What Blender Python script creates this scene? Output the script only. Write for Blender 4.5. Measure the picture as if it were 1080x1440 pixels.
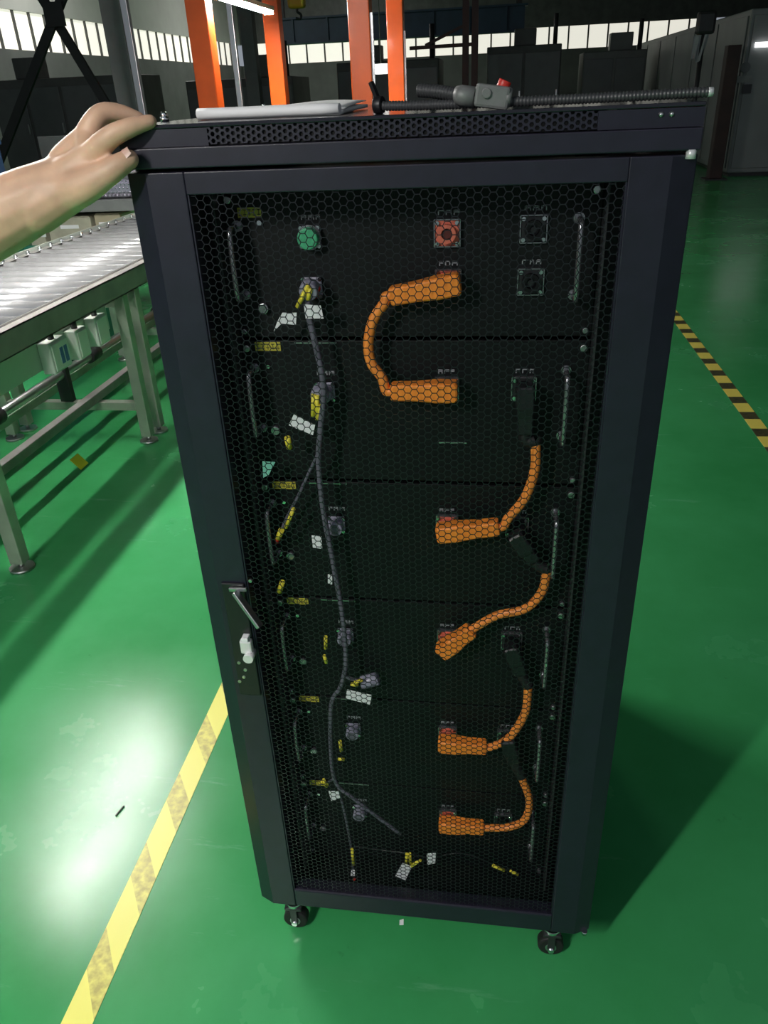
import bpy, bmesh, math, random
from mathutils import Vector, Matrix, Euler
random.seed(4)
for o in list(bpy.data.objects): bpy.data.objects.remove(o)
S = bpy.context.scene
COL = S.collection

# ------------------------------------------------------------------ camera
FPX = 1078.0
cam_d = bpy.data.cameras.new('camera'); cam = bpy.data.objects.new('camera', cam_d); COL.objects.link(cam)
cam.location = (0.40735, -0.86510, 1.40908)
cam.rotation_euler = (1.068824, 0.0417583, 0.1357839)
cam_d.sensor_fit = 'HORIZONTAL'; cam_d.sensor_width = 36.0; cam_d.lens = FPX / 1080 * 36
cam_d.clip_start = 0.02; cam_d.clip_end = 200
S.camera = cam
CR = Euler(cam.rotation_euler, 'XYZ').to_matrix(); CC = Vector(cam.location)

# ------------------------------------------------------------------ world, exposure
W = bpy.data.worlds.new('world'); S.world = W; W.use_nodes = True
W.node_tree.nodes['Background'].inputs[0].default_value = (0.80, 0.88, 1.0, 1)
W.node_tree.nodes['Background'].inputs[1].default_value = 0.085
S.view_settings.view_transform = 'Standard'
S.view_settings.look = 'None'
S.view_settings.gamma = 1.0
S.view_settings.use_curve_mapping = False
S.view_settings.exposure = 1.9
LAMP_STRENGTH = 75.0
WINDOW_STRENGTH = 0.20

def at(px, py, Y=None, X=None, Z=None):
    """point of the place seen at a photograph pixel, on a given plane"""
    d = CR @ Vector(((px - 540) / FPX, (720 - py) / FPX, -1.0))
    if Y is not None: t = (Y - CC.y) / d.y
    elif X is not None: t = (X - CC.x) / d.x
    else: t = (Z - CC.z) / d.z
    return CC + d * t

# ------------------------------------------------------------------ materials
MATS = {}
def mat(name, col, rough=0.5, metal=0.0, var=0.0, scale=20.0, bump=0.0, emit=0.0, spec=None, rvar=0.0, coat=0.0, sss=0.0, trans=0.0, stretch=None, alpha=1.0):
    if name in MATS: return MATS[name]
    m = bpy.data.materials.new(name); m.use_nodes = True; nt = m.node_tree; N = nt.nodes; L = nt.links
    b = N['Principled BSDF']
    b.inputs['Base Color'].default_value = (*col, 1); b.inputs['Roughness'].default_value = rough; b.inputs['Metallic'].default_value = metal
    if spec is not None: b.inputs['Specular IOR Level'].default_value = spec
    if coat: b.inputs['Coat Weight'].default_value = coat; b.inputs['Coat Roughness'].default_value = 0.08
    if sss: b.inputs['Subsurface Weight'].default_value = sss; b.inputs['Subsurface Radius'].default_value = (0.012, 0.004, 0.002); b.inputs['Subsurface Scale'].default_value = 1.0
    if trans: b.inputs['Transmission Weight'].default_value = trans
    if alpha < 1: b.inputs['Alpha'].default_value = alpha
    if emit: b.inputs['Emission Color'].default_value = (*col, 1); b.inputs['Emission Strength'].default_value = emit
    if var or bump or rvar:
        tc = N.new('ShaderNodeTexCoord'); mp = N.new('ShaderNodeMapping'); no = N.new('ShaderNodeTexNoise')
        no.inputs['Scale'].default_value = scale; no.inputs['Detail'].default_value = 5
        if stretch: mp.inputs['Scale'].default_value = stretch
        L.new(tc.outputs['Object'], mp.inputs['Vector']); L.new(mp.outputs['Vector'], no.inputs['Vector'])
        if var:
            r = N.new('ShaderNodeValToRGB')
            r.color_ramp.elements[0].position = 0.3; r.color_ramp.elements[1].position = 0.7
            r.color_ramp.elements[0].color = (*[c * (1 - var) for c in col], 1); r.color_ramp.elements[1].color = (*[min(1, c * (1 + var)) for c in col], 1)
            L.new(no.outputs['Fac'], r.inputs['Fac']); L.new(r.outputs['Color'], b.inputs['Base Color'])
        if rvar:
            q = N.new('ShaderNodeMapRange'); q.inputs['To Min'].default_value = max(0.02, rough - rvar); q.inputs['To Max'].default_value = rough + rvar
            L.new(no.outputs['Fac'], q.inputs['Value']); L.new(q.outputs['Result'], b.inputs['Roughness'])
        if bump:
            bp = N.new('ShaderNodeBump'); bp.inputs['Strength'].default_value = bump; bp.inputs['Distance'].default_value = 0.002
            L.new(no.outputs['Fac'], bp.inputs['Height']); L.new(bp.outputs['Normal'], b.inputs['Normal'])
    MATS[name] = m
    return m

def mat_floor():
    m = bpy.data.materials.new('green_epoxy'); m.use_nodes = True; nt = m.node_tree; N = nt.nodes; L = nt.links
    b = N['Principled BSDF']; b.inputs['Specular IOR Level'].default_value = 0.36
    tc = N.new('ShaderNodeTexCoord')
    n1 = N.new('ShaderNodeTexNoise'); n1.inputs['Scale'].default_value = 1.7; n1.inputs['Detail'].default_value = 6; n1.inputs['Roughness'].default_value = 0.62
    L.new(tc.outputs['Object'], n1.inputs['Vector'])
    r1 = N.new('ShaderNodeValToRGB'); e = r1.color_ramp.elements
    e[0].position = 0.3; e[0].color = (0.034, 0.275, 0.080, 1); e[1].position = 0.72; e[1].color = (0.056, 0.36, 0.125, 1)
    L.new(n1.outputs['Fac'], r1.inputs['Fac'])
    # pale scuffs
    mp = N.new('ShaderNodeMapping'); mp.inputs['Rotation'].default_value = (0, 0, 0.8); mp.inputs['Scale'].default_value = (1.0, 7.0, 1.0)
    L.new(tc.outputs['Object'], mp.inputs['Vector'])
    n2 = N.new('ShaderNodeTexNoise'); n2.inputs['Scale'].default_value = 2.3; n2.inputs['Detail'].default_value = 8; n2.inputs['Roughness'].default_value = 0.7
    L.new(mp.outputs['Vector'], n2.inputs['Vector'])
    r2 = N.new('ShaderNodeValToRGB'); r2.color_ramp.elements[0].position = 0.62; r2.color_ramp.elements[0].color = (0, 0, 0, 1); r2.color_ramp.elements[1].position = 0.8; r2.color_ramp.elements[1].color = (0.55, 0.55, 0.55, 1)
    L.new(n2.outputs['Fac'], r2.inputs['Fac'])
    mx = N.new('ShaderNodeMix'); mx.data_type = 'RGBA'; mx.inputs['B'].default_value = (0.26, 0.50, 0.33, 1)
    L.new(r2.outputs['Color'], mx.inputs['Factor']); L.new(r1.outputs['Color'], mx.inputs['A'])
    # dark dirt marks
    n3 = N.new('ShaderNodeTexNoise'); n3.inputs['Scale'].default_value = 9; n3.inputs['Detail'].default_value = 7; n3.inputs['Roughness'].default_value = 0.75
    L.new(tc.outputs['Object'], n3.inputs['Vector'])
    r3 = N.new('ShaderNodeValToRGB'); r3.color_ramp.elements[0].position = 0.66; r3.color_ramp.elements[0].color = (0, 0, 0, 1); r3.color_ramp.elements[1].position = 0.78; r3.color_ramp.elements[1].color = (0.7, 0.7, 0.7, 1)
    L.new(n3.outputs['Fac'], r3.inputs['Fac'])
    m2 = N.new('ShaderNodeMix'); m2.data_type = 'RGBA'; m2.inputs['B'].default_value = (0.012, 0.09, 0.035, 1)
    L.new(r3.outputs['Color'], m2.inputs['Factor']); L.new(mx.outputs['Result'], m2.inputs['A'])
    L.new(m2.outputs['Result'], b.inputs['Base Color'])
    q = N.new('ShaderNodeMapRange'); q.inputs['From Min'].default_value = 0.3; q.inputs['From Max'].default_value = 0.75; q.inputs['To Min'].default_value = 0.17; q.inputs['To Max'].default_value = 0.32
    L.new(n1.outputs['Fac'], q.inputs['Value']); L.new(q.outputs['Result'], b.inputs['Roughness'])
    bp = N.new('ShaderNodeBump'); bp.inputs['Strength'].default_value = 0.05; bp.inputs['Distance'].default_value = 0.004
    L.new(n1.outputs['Fac'], bp.inputs['Height']); L.new(bp.outputs['Normal'], b.inputs['Normal'])
    return m

def mat_tape(name, c1, c2, period, duty, slant, wear):
    """striped tape running along y; stripes come from object coordinates"""
    m = bpy.data.materials.new(name); m.use_nodes = True; nt = m.node_tree; N = nt.nodes; L = nt.links
    b = N['Principled BSDF']; b.inputs['Roughness'].default_value = 0.4
    tc = N.new('ShaderNodeTexCoord'); sp = N.new('ShaderNodeSeparateXYZ'); L.new(tc.outputs['Object'], sp.inputs['Vector'])
    def math_(op, a, bv):
        n = N.new('ShaderNodeMath'); n.operation = op
        for i, v in enumerate((a, bv)):
            if isinstance(v, (int, float)): n.inputs[i].default_value = v
            else: L.new(v, n.inputs[i])
        return n.outputs[0]
    sx = math_('MULTIPLY', sp.outputs['X'], slant)
    y = math_('ADD', sp.outputs['Y'], sx)
    fr = math_('FRACT', math_('DIVIDE', y, period), 0)
    st = math_('LESS_THAN', fr, duty)
    no = N.new('ShaderNodeTexNoise'); no.inputs['Scale'].default_value = 60; no.inputs['Detail'].default_value = 6; L.new(tc.outputs['Object'], no.inputs['Vector'])
    rr = N.new('ShaderNodeValToRGB'); rr.color_ramp.elements[0].position = 0.35; rr.color_ramp.elements[0].color = (1 - wear,) * 3 + (1,); rr.color_ramp.elements[1].position = 0.65
    L.new(no.outputs['Fac'], rr.inputs['Fac'])
    fac = math_('MULTIPLY', st, rr.outputs['Color'])
    mx = N.new('ShaderNodeMix'); mx.data_type = 'RGBA'; mx.inputs['A'].default_value = (*c1, 1); mx.inputs['B'].default_value = (*c2, 1)
    L.new(fac, mx.inputs['Factor']); L.new(mx.outputs['Result'], b.inputs['Base Color'])
    return m

M_FLOOR = mat_floor()
BLACK = mat('black_powder_coat', (0.0135, 0.0120, 0.0250), 0.36, var=0.15, scale=60, bump=0.04)
BLACK_IN = mat('black_panel', (0.0045, 0.005, 0.006), 0.5, var=0.2, scale=40, spec=0.25)
MESHM = mat('black_mesh_paint', (0.009, 0.010, 0.014), 0.30)
PLASTIC = mat('black_plastic', (0.010, 0.010, 0.012), 0.4)
RUBBER = mat('black_rubber', (0.012, 0.012, 0.012), 0.6)
CHROME = mat('chrome', (0.78, 0.79, 0.80), 0.16, 1.0)
BRIGHTZ = mat('bright_zinc', (0.8, 0.8, 0.8), 0.35, 0.3)
DCHROME = mat('dark_chrome', (0.34, 0.34, 0.36), 0.2, 0.8)
STEEL = mat('brushed_steel', (0.55, 0.55, 0.55), 0.32, 1.0, rvar=0.1, scale=30)
ZINC = mat('zinc_roller', (0.62, 0.62, 0.63), 0.24, 0.6, rvar=0.08, scale=18, var=0.08)
ALU = mat('aluminium_profile', (0.62, 0.62, 0.64), 0.3, 0.9)
ORANGE_C = mat('orange_cable', (1.0, 0.29, 0.05), 0.38, var=0.12, scale=90)
ORANGE_P = mat('orange_plug', (1.0, 0.285, 0.035), 0.42, var=0.08, scale=70)
ORANGE_POST = mat('orange_paint', (0.90, 0.125, 0.012), 0.30, var=0.08, scale=5, coat=0.15)
RED = mat('red_plastic', (0.62, 0.03, 0.02), 0.4)
PINK = mat('salmon_socket', (0.72, 0.17, 0.11), 0.45)
GREEN_CAP = mat('green_cap', (0.06, 0.40, 0.20), 0.45, var=0.2, scale=200)
TEAL = mat('teal_tag', (0.20, 0.55, 0.42), 0.5)
YEL_SLEEVE = mat('yellow_sleeve', (0.80, 0.68, 0.06), 0.45)
LABEL_W = mat('white_tag', (0.82, 0.82, 0.84), 0.5)
GREY_TXT = mat('grey_print', (0.30, 0.31, 0.33), 0.5)
HARNESS = mat('grey_harness', (0.12, 0.115, 0.15), 0.42, var=0.2, scale=120)
VIOLET = mat('violet_grey_plastic', (0.27, 0.26, 0.34), 0.35, var=0.25, scale=160)
CONDUIT = mat('conduit', (0.048, 0.049, 0.052), 0.38)
GREY_PLUG = mat('grey_plug', (0.17, 0.172, 0.17), 0.45, var=0.1, scale=90)
PAPER = mat('white_paper', (0.90, 0.90, 0.90), 0.6)
RAIL = mat('grey_rail', (0.28, 0.265, 0.25), 0.45, 0.1, var=0.2, scale=9, rvar=0.1)
LEG = mat('pale_green_frame', (0.36, 0.40, 0.33), 0.4, 0.35, var=0.2, scale=8)
TROUGH = mat('pale_trough', (0.52, 0.58, 0.52), 0.45)
WHITE_BOX = mat('white_box', (0.68, 0.72, 0.66), 0.45)
BLUE_LBL = mat('blue_print', (0.08, 0.16, 0.36), 0.5)
COLUMN = mat('grey_column', (0.13, 0.135, 0.14), 0.5, var=0.12, scale=4)
DARKSTEEL = mat('dark_steel', (0.022, 0.022, 0.024), 0.5, var=0.2, scale=6)
MACH_A = mat('machine_dark', (0.10, 0.10, 0.098), 0.5, var=0.25, scale=3)
MACH_B = mat('machine_grey', (0.15, 0.155, 0.15), 0.45, var=0.15, scale=3)
MACH_R = mat('machine_maroon', (0.07, 0.016, 0.014), 0.5, var=0.25, scale=5)
MACH_PANEL = mat('machine_panel', (0.13, 0.135, 0.14), 0.4, var=0.1, scale=4)
CRANE = mat('crane_blue', (0.020, 0.045, 0.085), 0.5, var=0.2, scale=3)
HOOKY = mat('hoist_yellow', (0.75, 0.36, 0.03), 0.5)
NAVY = mat('navy_plastic', (0.018, 0.045, 0.11), 0.45)
CARTON = mat('carton', (0.45, 0.43, 0.33), 0.7, var=0.15, scale=10)
GREENBIN = mat('green_bin', (0.02, 0.16, 0.10), 0.45)
BENCH = mat('bench_grey', (0.24, 0.25, 0.24), 0.5, var=0.1, scale=10)
FOIL = mat('bubble_foil', (0.66, 0.62, 0.72), 0.16, 0.75)
CLOTH = mat('grey_cloth', (0.33, 0.34, 0.36), 0.8, var=0.15, scale=10)
WALL_LOW = mat('wall_base_grey', (0.13, 0.135, 0.13), 0.7, var=0.15, scale=1.5)
WALL_UP = mat('wall_upper_lit', (0.52, 0.52, 0.49), 0.8, var=0.08, scale=1.0)  # paler than the lower wall: light on the upper part put into its colour
CEIL = mat('roof_sheet', (0.14, 0.14, 0.14), 0.7, var=0.1, scale=1.0)
MULLION = mat('mullion', (0.09, 0.09, 0.085), 0.6)
PANE = mat('daylight_panel', (1.0, 0.97, 0.86), 0.6, emit=WINDOW_STRENGTH)
TUBE = mat('lit_diffuser', (1.0, 0.98, 0.93), 0.5, emit=LAMP_STRENGTH)
STRIP = mat('lit_strip', (1.0, 1.0, 1.0), 0.5, emit=0.8)
HOUSING = mat('lamp_housing', (0.75, 0.75, 0.75), 0.5)
SKIN = mat('skin', (0.70, 0.44, 0.30), 0.5, var=0.15, scale=28, sss=0.12, bump=0.22)
NAIL = mat('nail', (0.70, 0.45, 0.37), 0.3)
SLEEVE = mat('sleeve_cloth', (0.05, 0.07, 0.12), 0.85, var=0.15, scale=60)
GRIME = mat('dark_mark', (0.03, 0.05, 0.04), 0.6)

# ------------------------------------------------------------------ mesh helpers
class MB:
    def __init__(s): s.v = []; s.f = []; s.sm = []
    def add(s, vs, fs, smooth=False):
        o = len(s.v); s.v += [tuple(v) for v in vs]; s.f += [tuple(i + o for i in f) for f in fs]; s.sm += [smooth] * len(fs); return s
    def box(s, x0, x1, y0, y1, z0, z1):
        if x0 > x1: x0, x1 = x1, x0
        if y0 > y1: y0, y1 = y1, y0
        if z0 > z1: z0, z1 = z1, z0
        v = [(x0,y0,z0),(x1,y0,z0),(x1,y1,z0),(x0,y1,z0),(x0,y0,z1),(x1,y0,z1),(x1,y1,z1),(x0,y1,z1)]
        return s.add(v, [(0,3,2,1),(4,5,6,7),(0,1,5,4),(1,2,6,5),(2,3,7,6),(3,0,4,7)])
    def cbox(s, c, d, R=None):
        v = [Vector((a*d[0]/2, b*d[1]/2, e*d[2]/2)) for e in (-1,1) for a, b in ((-1,-1),(1,-1),(1,1),(-1,1))]
        if R is not None: v = [R @ q for q in v]
        c = Vector(c)
        return s.add([q + c for q in v], [(0,3,2,1),(4,5,6,7),(0,1,5,4),(1,2,6,5),(2,3,7,6),(3,0,4,7)])
    def bar(s, a, b, w, h, up=(0,0,1)):
        a = Vector(a); b = Vector(b); z = (b - a).normalized(); u = Vector(up)
        if abs(z.dot(u)) > 0.98: u = Vector((1,0,0))
        x = u.cross(z).normalized(); y = z.cross(x)
        R = Matrix((x, y, z)).transposed()
        return s.cbox((a + b) / 2, (w, h, (b - a).length), R)
    def rings(s, pts, rads, n=12, caps=True, smooth=True, flat=1.0, up=None):
        """swept tube through pts with a radius per point"""
        pts = [Vector(p) for p in pts]; m = len(pts)
        T = [(pts[min(i+1, m-1)] - pts[max(i-1, 0)]).normalized() for i in range(m)]
        u = Vector(up) if up else (Vector((0,0,1)) if abs(T[0].z) < 0.9 else Vector((1,0,0)))
        X = T[0].cross(u).normalized(); vs = []
        for i in range(m):
            X = (X - T[i] * X.dot(T[i])).normalized(); Y = T[i].cross(X)
            for k in range(n):
                a = 2 * math.pi * k / n
                vs.append(pts[i] + (X * math.cos(a) + Y * math.sin(a) * flat) * rads[i])
        fs = [(i*n+k, i*n+(k+1) % n, (i+1)*n+(k+1) % n, (i+1)*n+k) for i in range(m-1) for k in range(n)]
        s.add(vs, fs, smooth)
        if caps:
            o = len(s.v) - m*n
            s.f += [tuple(o + k for k in reversed(range(n))), tuple(o + (m-1)*n + k for k in range(n))]; s.sm += [False, False]
        return s
    def cyl(s, a, b, r, n=16, r2=None): return s.rings([a, b], [r, r if r2 is None else r2], n)
    def sphere(s, c, r, nu=12, nv=8, sc=(1,1,1)):
        c = Vector(c); vs = []; fs = []
        for j in range(nv + 1):
            t = math.pi * j / nv
            for i in range(nu):
                p = 2 * math.pi * i / nu
                vs.append(c + Vector((math.sin(t)*math.cos(p)*r*sc[0], math.sin(t)*math.sin(p)*r*sc[1], math.cos(t)*r*sc[2])))
        for j in range(nv):
            for i in range(nu): fs.append((j*nu+i, (j+1)*nu+i, (j+1)*nu+(i+1) % nu, j*nu+(i+1) % nu))
        return s.add(vs, fs, True)
    def mesh(s, name, off=(0,0,0)):
        me = bpy.data.meshes.new(name)
        me.from_pydata([(v[0]-off[0], v[1]-off[1], v[2]-off[2]) for v in s.v], [], s.f)
        me.polygons.foreach_set('use_smooth', s.sm)
        me.update(); return me

def root(name, loc, label=None, cat=None, group=None, kind=None):
    o = bpy.data.objects.new(name, None); COL.objects.link(o); o.location = loc; o.empty_display_size = 0.05
    tag(o, label, cat, group, kind); return o
def tag(o, label=None, cat=None, group=None, kind=None):
    if label: o['label'] = label
    if cat: o['category'] = cat
    if group: o['group'] = group
    if kind: o['kind'] = kind
    return o
def wloc(p):
    v = Vector((0,0,0))
    while p is not None: v = v + Vector(p.location); p = p.parent
    return v
def part(name, mb, m, parent=None, bevel=0.0, seg=2, label=None, fixn=False):
    """mesh object with world-coordinate geometry, parented"""
    me = mb.mesh(name, wloc(parent)); me.materials.append(m)
    if fixn:
        bm = bmesh.new(); bm.from_mesh(me); bmesh.ops.recalc_face_normals(bm, faces=bm.faces); bm.to_mesh(me); bm.free()
    o = bpy.data.objects.new(name, me); COL.objects.link(o); o.parent = parent
    if bevel:
        b = o.modifiers.new('bevel', 'BEVEL'); b.width = bevel; b.segments = seg; b.limit_method = 'ANGLE'; b.angle_limit = 0.7
    if label: o['label'] = label
    return o
def clone(o, parent, loc, name=None):
    c = o.copy(); COL.objects.link(c); c.parent = parent; c.location = loc
    if name: c.name = name
    return c
def copy_tree(o, parent=None):
    c = o.copy(); COL.objects.link(c); c.parent = parent
    for ch in list(o.children): copy_tree(ch, c)
    return c
def smooth_path(pts, per=8):
    pts = [Vector(p) for p in pts]; P = [pts[0]*2-pts[1]] + pts + [pts[-1]*2-pts[-2]]; out = []
    for i in range(1, len(P)-2):
        a, b, c, d = P[i-1:i+3]
        for k in range(per):
            t = k / per
            out.append(0.5*((2*b)+(c-a)*t+(2*a-5*b+4*c-d)*t*t+(3*b-a-3*c+d)*t**3))
    out.append(pts[-1]); return out
def hexgrid(x0, x1, z0, z1, y, col, fill, depth, flip=False):
    """perforated sheet with flat-topped hexagonal holes, every hole real"""
    mb = MB(); s_ = col / 1.5; row = s_ * math.sqrt(3)
    nc = int((x1 - x0) / col); nr = int((z1 - z0) / row)
    H = [(math.cos(math.pi/3*k), math.sin(math.pi/3*k)) for k in range(6)]
    V = []; F = []
    for i in range(nc + 1):
        for j in range(nr + 1):
            cx = x0 + i * col; cz = z0 + (j + (0.5 if i % 2 else 0)) * row
            if cz > z1: continue
            o = len(V)
            for hx, hz in H: V.append((min(max(cx+hx*s_, x0), x1), y, min(max(cz+hz*s_, z0), z1)))
            for hx, hz in H: V.append((min(max(cx+hx*s_*fill, x0), x1), y, min(max(cz+hz*s_*fill, z0), z1)))
            for hx, hz in H: V.append((min(max(cx+hx*s_*fill, x0), x1), y+depth, min(max(cz+hz*s_*fill, z0), z1)))
            for k in range(6):
                k2 = (k+1) % 6
                F.append((o+k, o+6+k, o+6+k2, o+k2)); F.append((o+6+k, o+12+k, o+12+k2, o+6+k2))
    mb.v = V; mb.f = F; mb.sm = [False]*len(F)
    return mb

# ------------------------------------------------------------------ the setting
fl = part('floor', MB().box(-14, 18, -9, 42, -0.06, 0), M_FLOOR); tag(fl, 'glossy green epoxy factory floor with scuffs', None, kind='structure')
wl_ = root('wall_left', (-12, 15, 0), 'long left factory wall with a high daylight strip', kind='structure')
WZ0, WZ1 = 2.74, 3.62
part('wall_lower', MB().box(-12.3, -12, -9, 41, 0, WZ0), WALL_LOW, wl_)
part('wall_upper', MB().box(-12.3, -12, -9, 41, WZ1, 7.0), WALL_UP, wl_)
wb_ = root('wall_back', (2, 40.3, 0), 'far back factory wall with a high daylight strip', kind='structure')
part('wall_lower', MB().box(-12, 16, 40.3, 40.6, 0, WZ0), WALL_LOW, wb_)
part('wall_upper', MB().box(-12, 16, 40.3, 40.6, WZ1, 7.0), MACH_A, wb_)
wr_ = part('wall_right', MB().box(16, 16.3, -9, 40.6, 0, 7.0), WALL_LOW); tag(wr_, 'dark right factory wall', kind='structure')
ce_ = part('ceiling', MB().box(-12.3, 16.3, -2, 40.6, 7.0, 7.2), CEIL); tag(ce_, 'dark sheet roof of the hall', kind='structure')

def window_strip(name, horiz_x, p0, p1, fixed, step, label):
    w = root(name, ((fixed, p0, WZ0) if not horiz_x else (p0, fixed, WZ0)), label, kind='structure')
    n = int((p1 - p0) / step); first = None; fm = None
    for i in range(n):
        a = p0 + i*step
        if first is None:
            mb = MB().box(fixed-0.03, fixed+0.0, a+0.035, a+step-0.035, WZ0, WZ1) if not horiz_x else MB().box(a+0.035, a+step-0.035, fixed, fixed+0.03, WZ0, WZ1)
            first = part('pane', mb, PANE, w)
            mb = MB().box(fixed-0.05, fixed+0.05, a-0.035, a+0.035, WZ0, WZ1) if not horiz_x else MB().box(a-0.035, a+0.035, fixed-0.05, fixed+0.05, WZ0, WZ1)
            fm = part('mullion', mb, MULLION, w)
        else:
            l = (0, i*step, 0) if not horiz_x else (i*step, 0, 0)
            clone(first, w, l); clone(fm, w, l)
    return w
window_strip('window_1', False, 17.0, 40.0, -12.08, 0.78, 'strip of pale daylight panels high in the left wall')
window_strip('window_2', True, -11.4, 9.6, 40.38, 0.86, 'strip of pale daylight panels high in the far back wall')

# tape on the floor
M_T1 = mat_tape('worn_yellow_tape', (0.86, 0.83, 0.17), (0.46, 0.40, 0.09), 0.195, 0.42, 1.5, 0.75)
M_T2 = mat_tape('hazard_tape', (0.78, 0.66, 0.12), (0.02, 0.025, 0.02), 0.205, 0.44, 0.0, 0.1)
t1 = part('floor_tape', MB().box(-0.314, -0.258, -0.9, 5.0, 0.0, 0.0012), M_T1)
tag(t1, 'worn yellow tape line on the green floor left of the cabinet', 'tape')
t2 = part('floor_tape', MB().box(1.562, 1.632, -0.5, 9.0, 0.0, 0.0012), M_T2)
tag(t2, 'yellow and black hazard tape line right of the cabinet', 'tape')

# ------------------------------------------------------------------ cabinet
Z = 0.09       # height of the door's lower edge
cab = root('battery_cabinet', (0.3, 0.35, 0), 'tall black battery cabinet with a honeycomb mesh door on casters', 'cabinet')
DEP = 0.78
part('side_panel', MB().box(0.0, 0.004, 0.03, DEP, Z+0.002, Z+1.276), BLACK, cab)
part('side_panel', MB().box(0.596, 0.6, 0.03, DEP, Z+0.002, Z+1.276), BLACK, cab)
part('back_panel', MB().box(0.004, 0.596, DEP-0.004, DEP, Z+0.002, Z+1.276), BLACK, cab)
part('bottom_panel', MB().box(0.004, 0.596, 0.03, DEP-0.004, Z+0.002, Z+0.006), BLACK_IN, cab)
part('top_panel', MB().box(0.0, 0.6, 0.0, DEP, Z+1.294, Z+1.298), mat('black_gloss', (0.013, 0.0125, 0.02), 0.14), cab, bevel=0.001)
# fascia rail above the door and the vent strip over it
part('fascia_rail', MB().box(0.0, 0.6, -0.004, 0.03, Z+1.2555, Z+1.276), BLACK, cab, bevel=0.0015)
vs = part('vent_strip', hexgrid(0.10, 0.50, Z+1.2775, Z+1.2940, 0.0, 0.0056, 0.66, 0.0015), BLACK, cab)
for xa_, xb_ in ((0.0, 0.10), (0.50, 0.6)): part('vent_border', MB().box(xa_, xb_, 0.0, 0.003, Z+1.2765, Z+1.2935), BLACK, cab)
part('vent_backing', MB().box(0.09, 0.51, 0.010, 0.014, Z+1.2765, Z+1.2935), BLACK_IN, cab)
part('top_side_panel', MB().box(0.0, 0.004, 0.004, DEP, Z+1.277, Z+1.2935), BLACK, cab)
part('top_side_panel', MB().box(0.596, 0.6, 0.004, DEP, Z+1.277, Z+1.2935), BLACK, cab)
# inner frame posts with slots
for x0, x1 in ((0.052, 0.078), (0.522, 0.548)):
    pm = MB().box(x0, x0+0.0025, 0.052, 0.10, Z+0.03, Z+1.235).box(x0, x1, 0.098, 0.1005, Z+0.03, Z+1.235).box(x1-0.0025, x1, 0.052, 0.10, Z+0.03, Z+1.235)
    part('rack_post', pm, mat('post_grey', (0.055, 0.058, 0.062), 0.35, 0.3), cab)
for px_, py_ in ((232, 168), (372, 152)):
    p = at(px_, py_ + 3, Z=Z+1.298)
    b = part('eye_bolt', MB().cyl((p.x, p.y, Z+1.298), (p.x, p.y, Z+1.3035), 0.0055, 6).sphere((p.x, p.y, Z+1.305), 0.004), CHROME, cab)
for px_ in (420, 440):
    p = at(px_, 158, Z=Z+1.298)
    part('top_bolt', MB().cyl((p.x, p.y, Z+1.298), (p.x, p.y, Z+1.304), 0.004, 6), PLASTIC, cab)
for px_ in (932, 947):
    p = at(px_, 142, Y=0.0)
    part('rivet', MB().sphere((p.x, 0.0, Z+1.288), 0.0028, 8, 6), STEEL, cab)

# door with chamfered stiles
YD, YB = -0.006, 0.022
def stile(xo, xc, xi):
    """outer edge, chamfer end, inner edge"""
    pr = [(xo, 0.006), (xc, YD), (xi, YD), (xi, YB), (xo, YB)]
    v = [(x, y, z) for z in (Z, Z+1.252) for x, y in pr]
    f = [(i, (i+1) % 5, 5+(i+1) % 5, 5+i) for i in range(5)] + [(4,3,2,1,0), (5,6,7,8,9)]
    return MB().add(v, f)
door = part('door', stile(0.0, 0.026, 0.069), BLACK, cab, bevel=0.0012, fixn=True)
part('door_stile', stile(0.6, 0.574, 0.5335), BLACK, door, bevel=0.0012, fixn=True)
part('door_rail', MB().box(0.069, 0.5335, YD, YB, Z+1.229, Z+1.252), BLACK, door, bevel=0.0012)
part('door_rail', MB().box(0.069, 0.5335, YD, YB, Z, Z+0.046), BLACK, door, bevel=0.003)
part('mesh_screen', hexgrid(0.066, 0.5365, Z+0.043, Z+1.232, -0.001, 0.00795, 0.90, 0.0007), MESHM, door)
for x0 in (0.069, 0.5315): part('mesh_edge', MB().box(x0, x0+0.002, -0.004, 0.002, Z+0.046, Z+1.229), BLACK, door)
# lock set
part('lock_plate', MB().box(0.033, 0.0665, YD-0.0035, YD, Z+0.515, Z+0.722), PLASTIC, door, bevel=0.0025)
a = at(330, 832, Y=YD-0.012); b = at(366, 882, Y=YD-0.030)
part('lock_lever', MB().bar(a, b, 0.006, 0.013, (0,1,0)), STEEL, door, bevel=0.0015, label='raised steel swing lever')
a = at(322, 829, Y=YD-0.006); b = at(347, 829, Y=YD-0.006)
part('lever_hinge', MB().bar(a, b, 0.0035, 0.006, (0,0,1)), STEEL, door, bevel=0.001)
c = at(347, 908, Y=YD-0.008)
part('lock_body', MB().box(c.x-0.009, c.x+0.009, YD-0.014, YD-0.003, c.z-0.012, c.z+0.012), BRIGHTZ, door, bevel=0.003, label='chrome lock body')
part('lock_cylinder', MB().cyl((c.x+0.004, YD-0.022, c.z-0.014), (c.x+0.004, YD-0.002, c.z-0.014), 0.0075, 18), BRIGHTZ, door)
part('lock_block', MB().box(c.x-0.004, c.x+0.006, YD-0.016, YD-0.003, c.z+0.013, c.z+0.019), LABEL_W, door, bevel=0.001)
for px_, py_ in ((336, 932), (345, 942), (343, 952), (337, 958), (352, 817)):
    c = at(px_, py_, Y=YD-0.004)
    part('lock_screw', MB().cyl((c.x, YD-0.005, c.z), (c.x, YD, c.z), 0.0026, 10), STEEL, door)
for z in (1.2535,):
    part('hinge', MB().cyl((0.592, 0.0, Z+1.248), (0.592, 0.0, Z+1.2565), 0.005, 12), BRIGHTZ, door)
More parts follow.
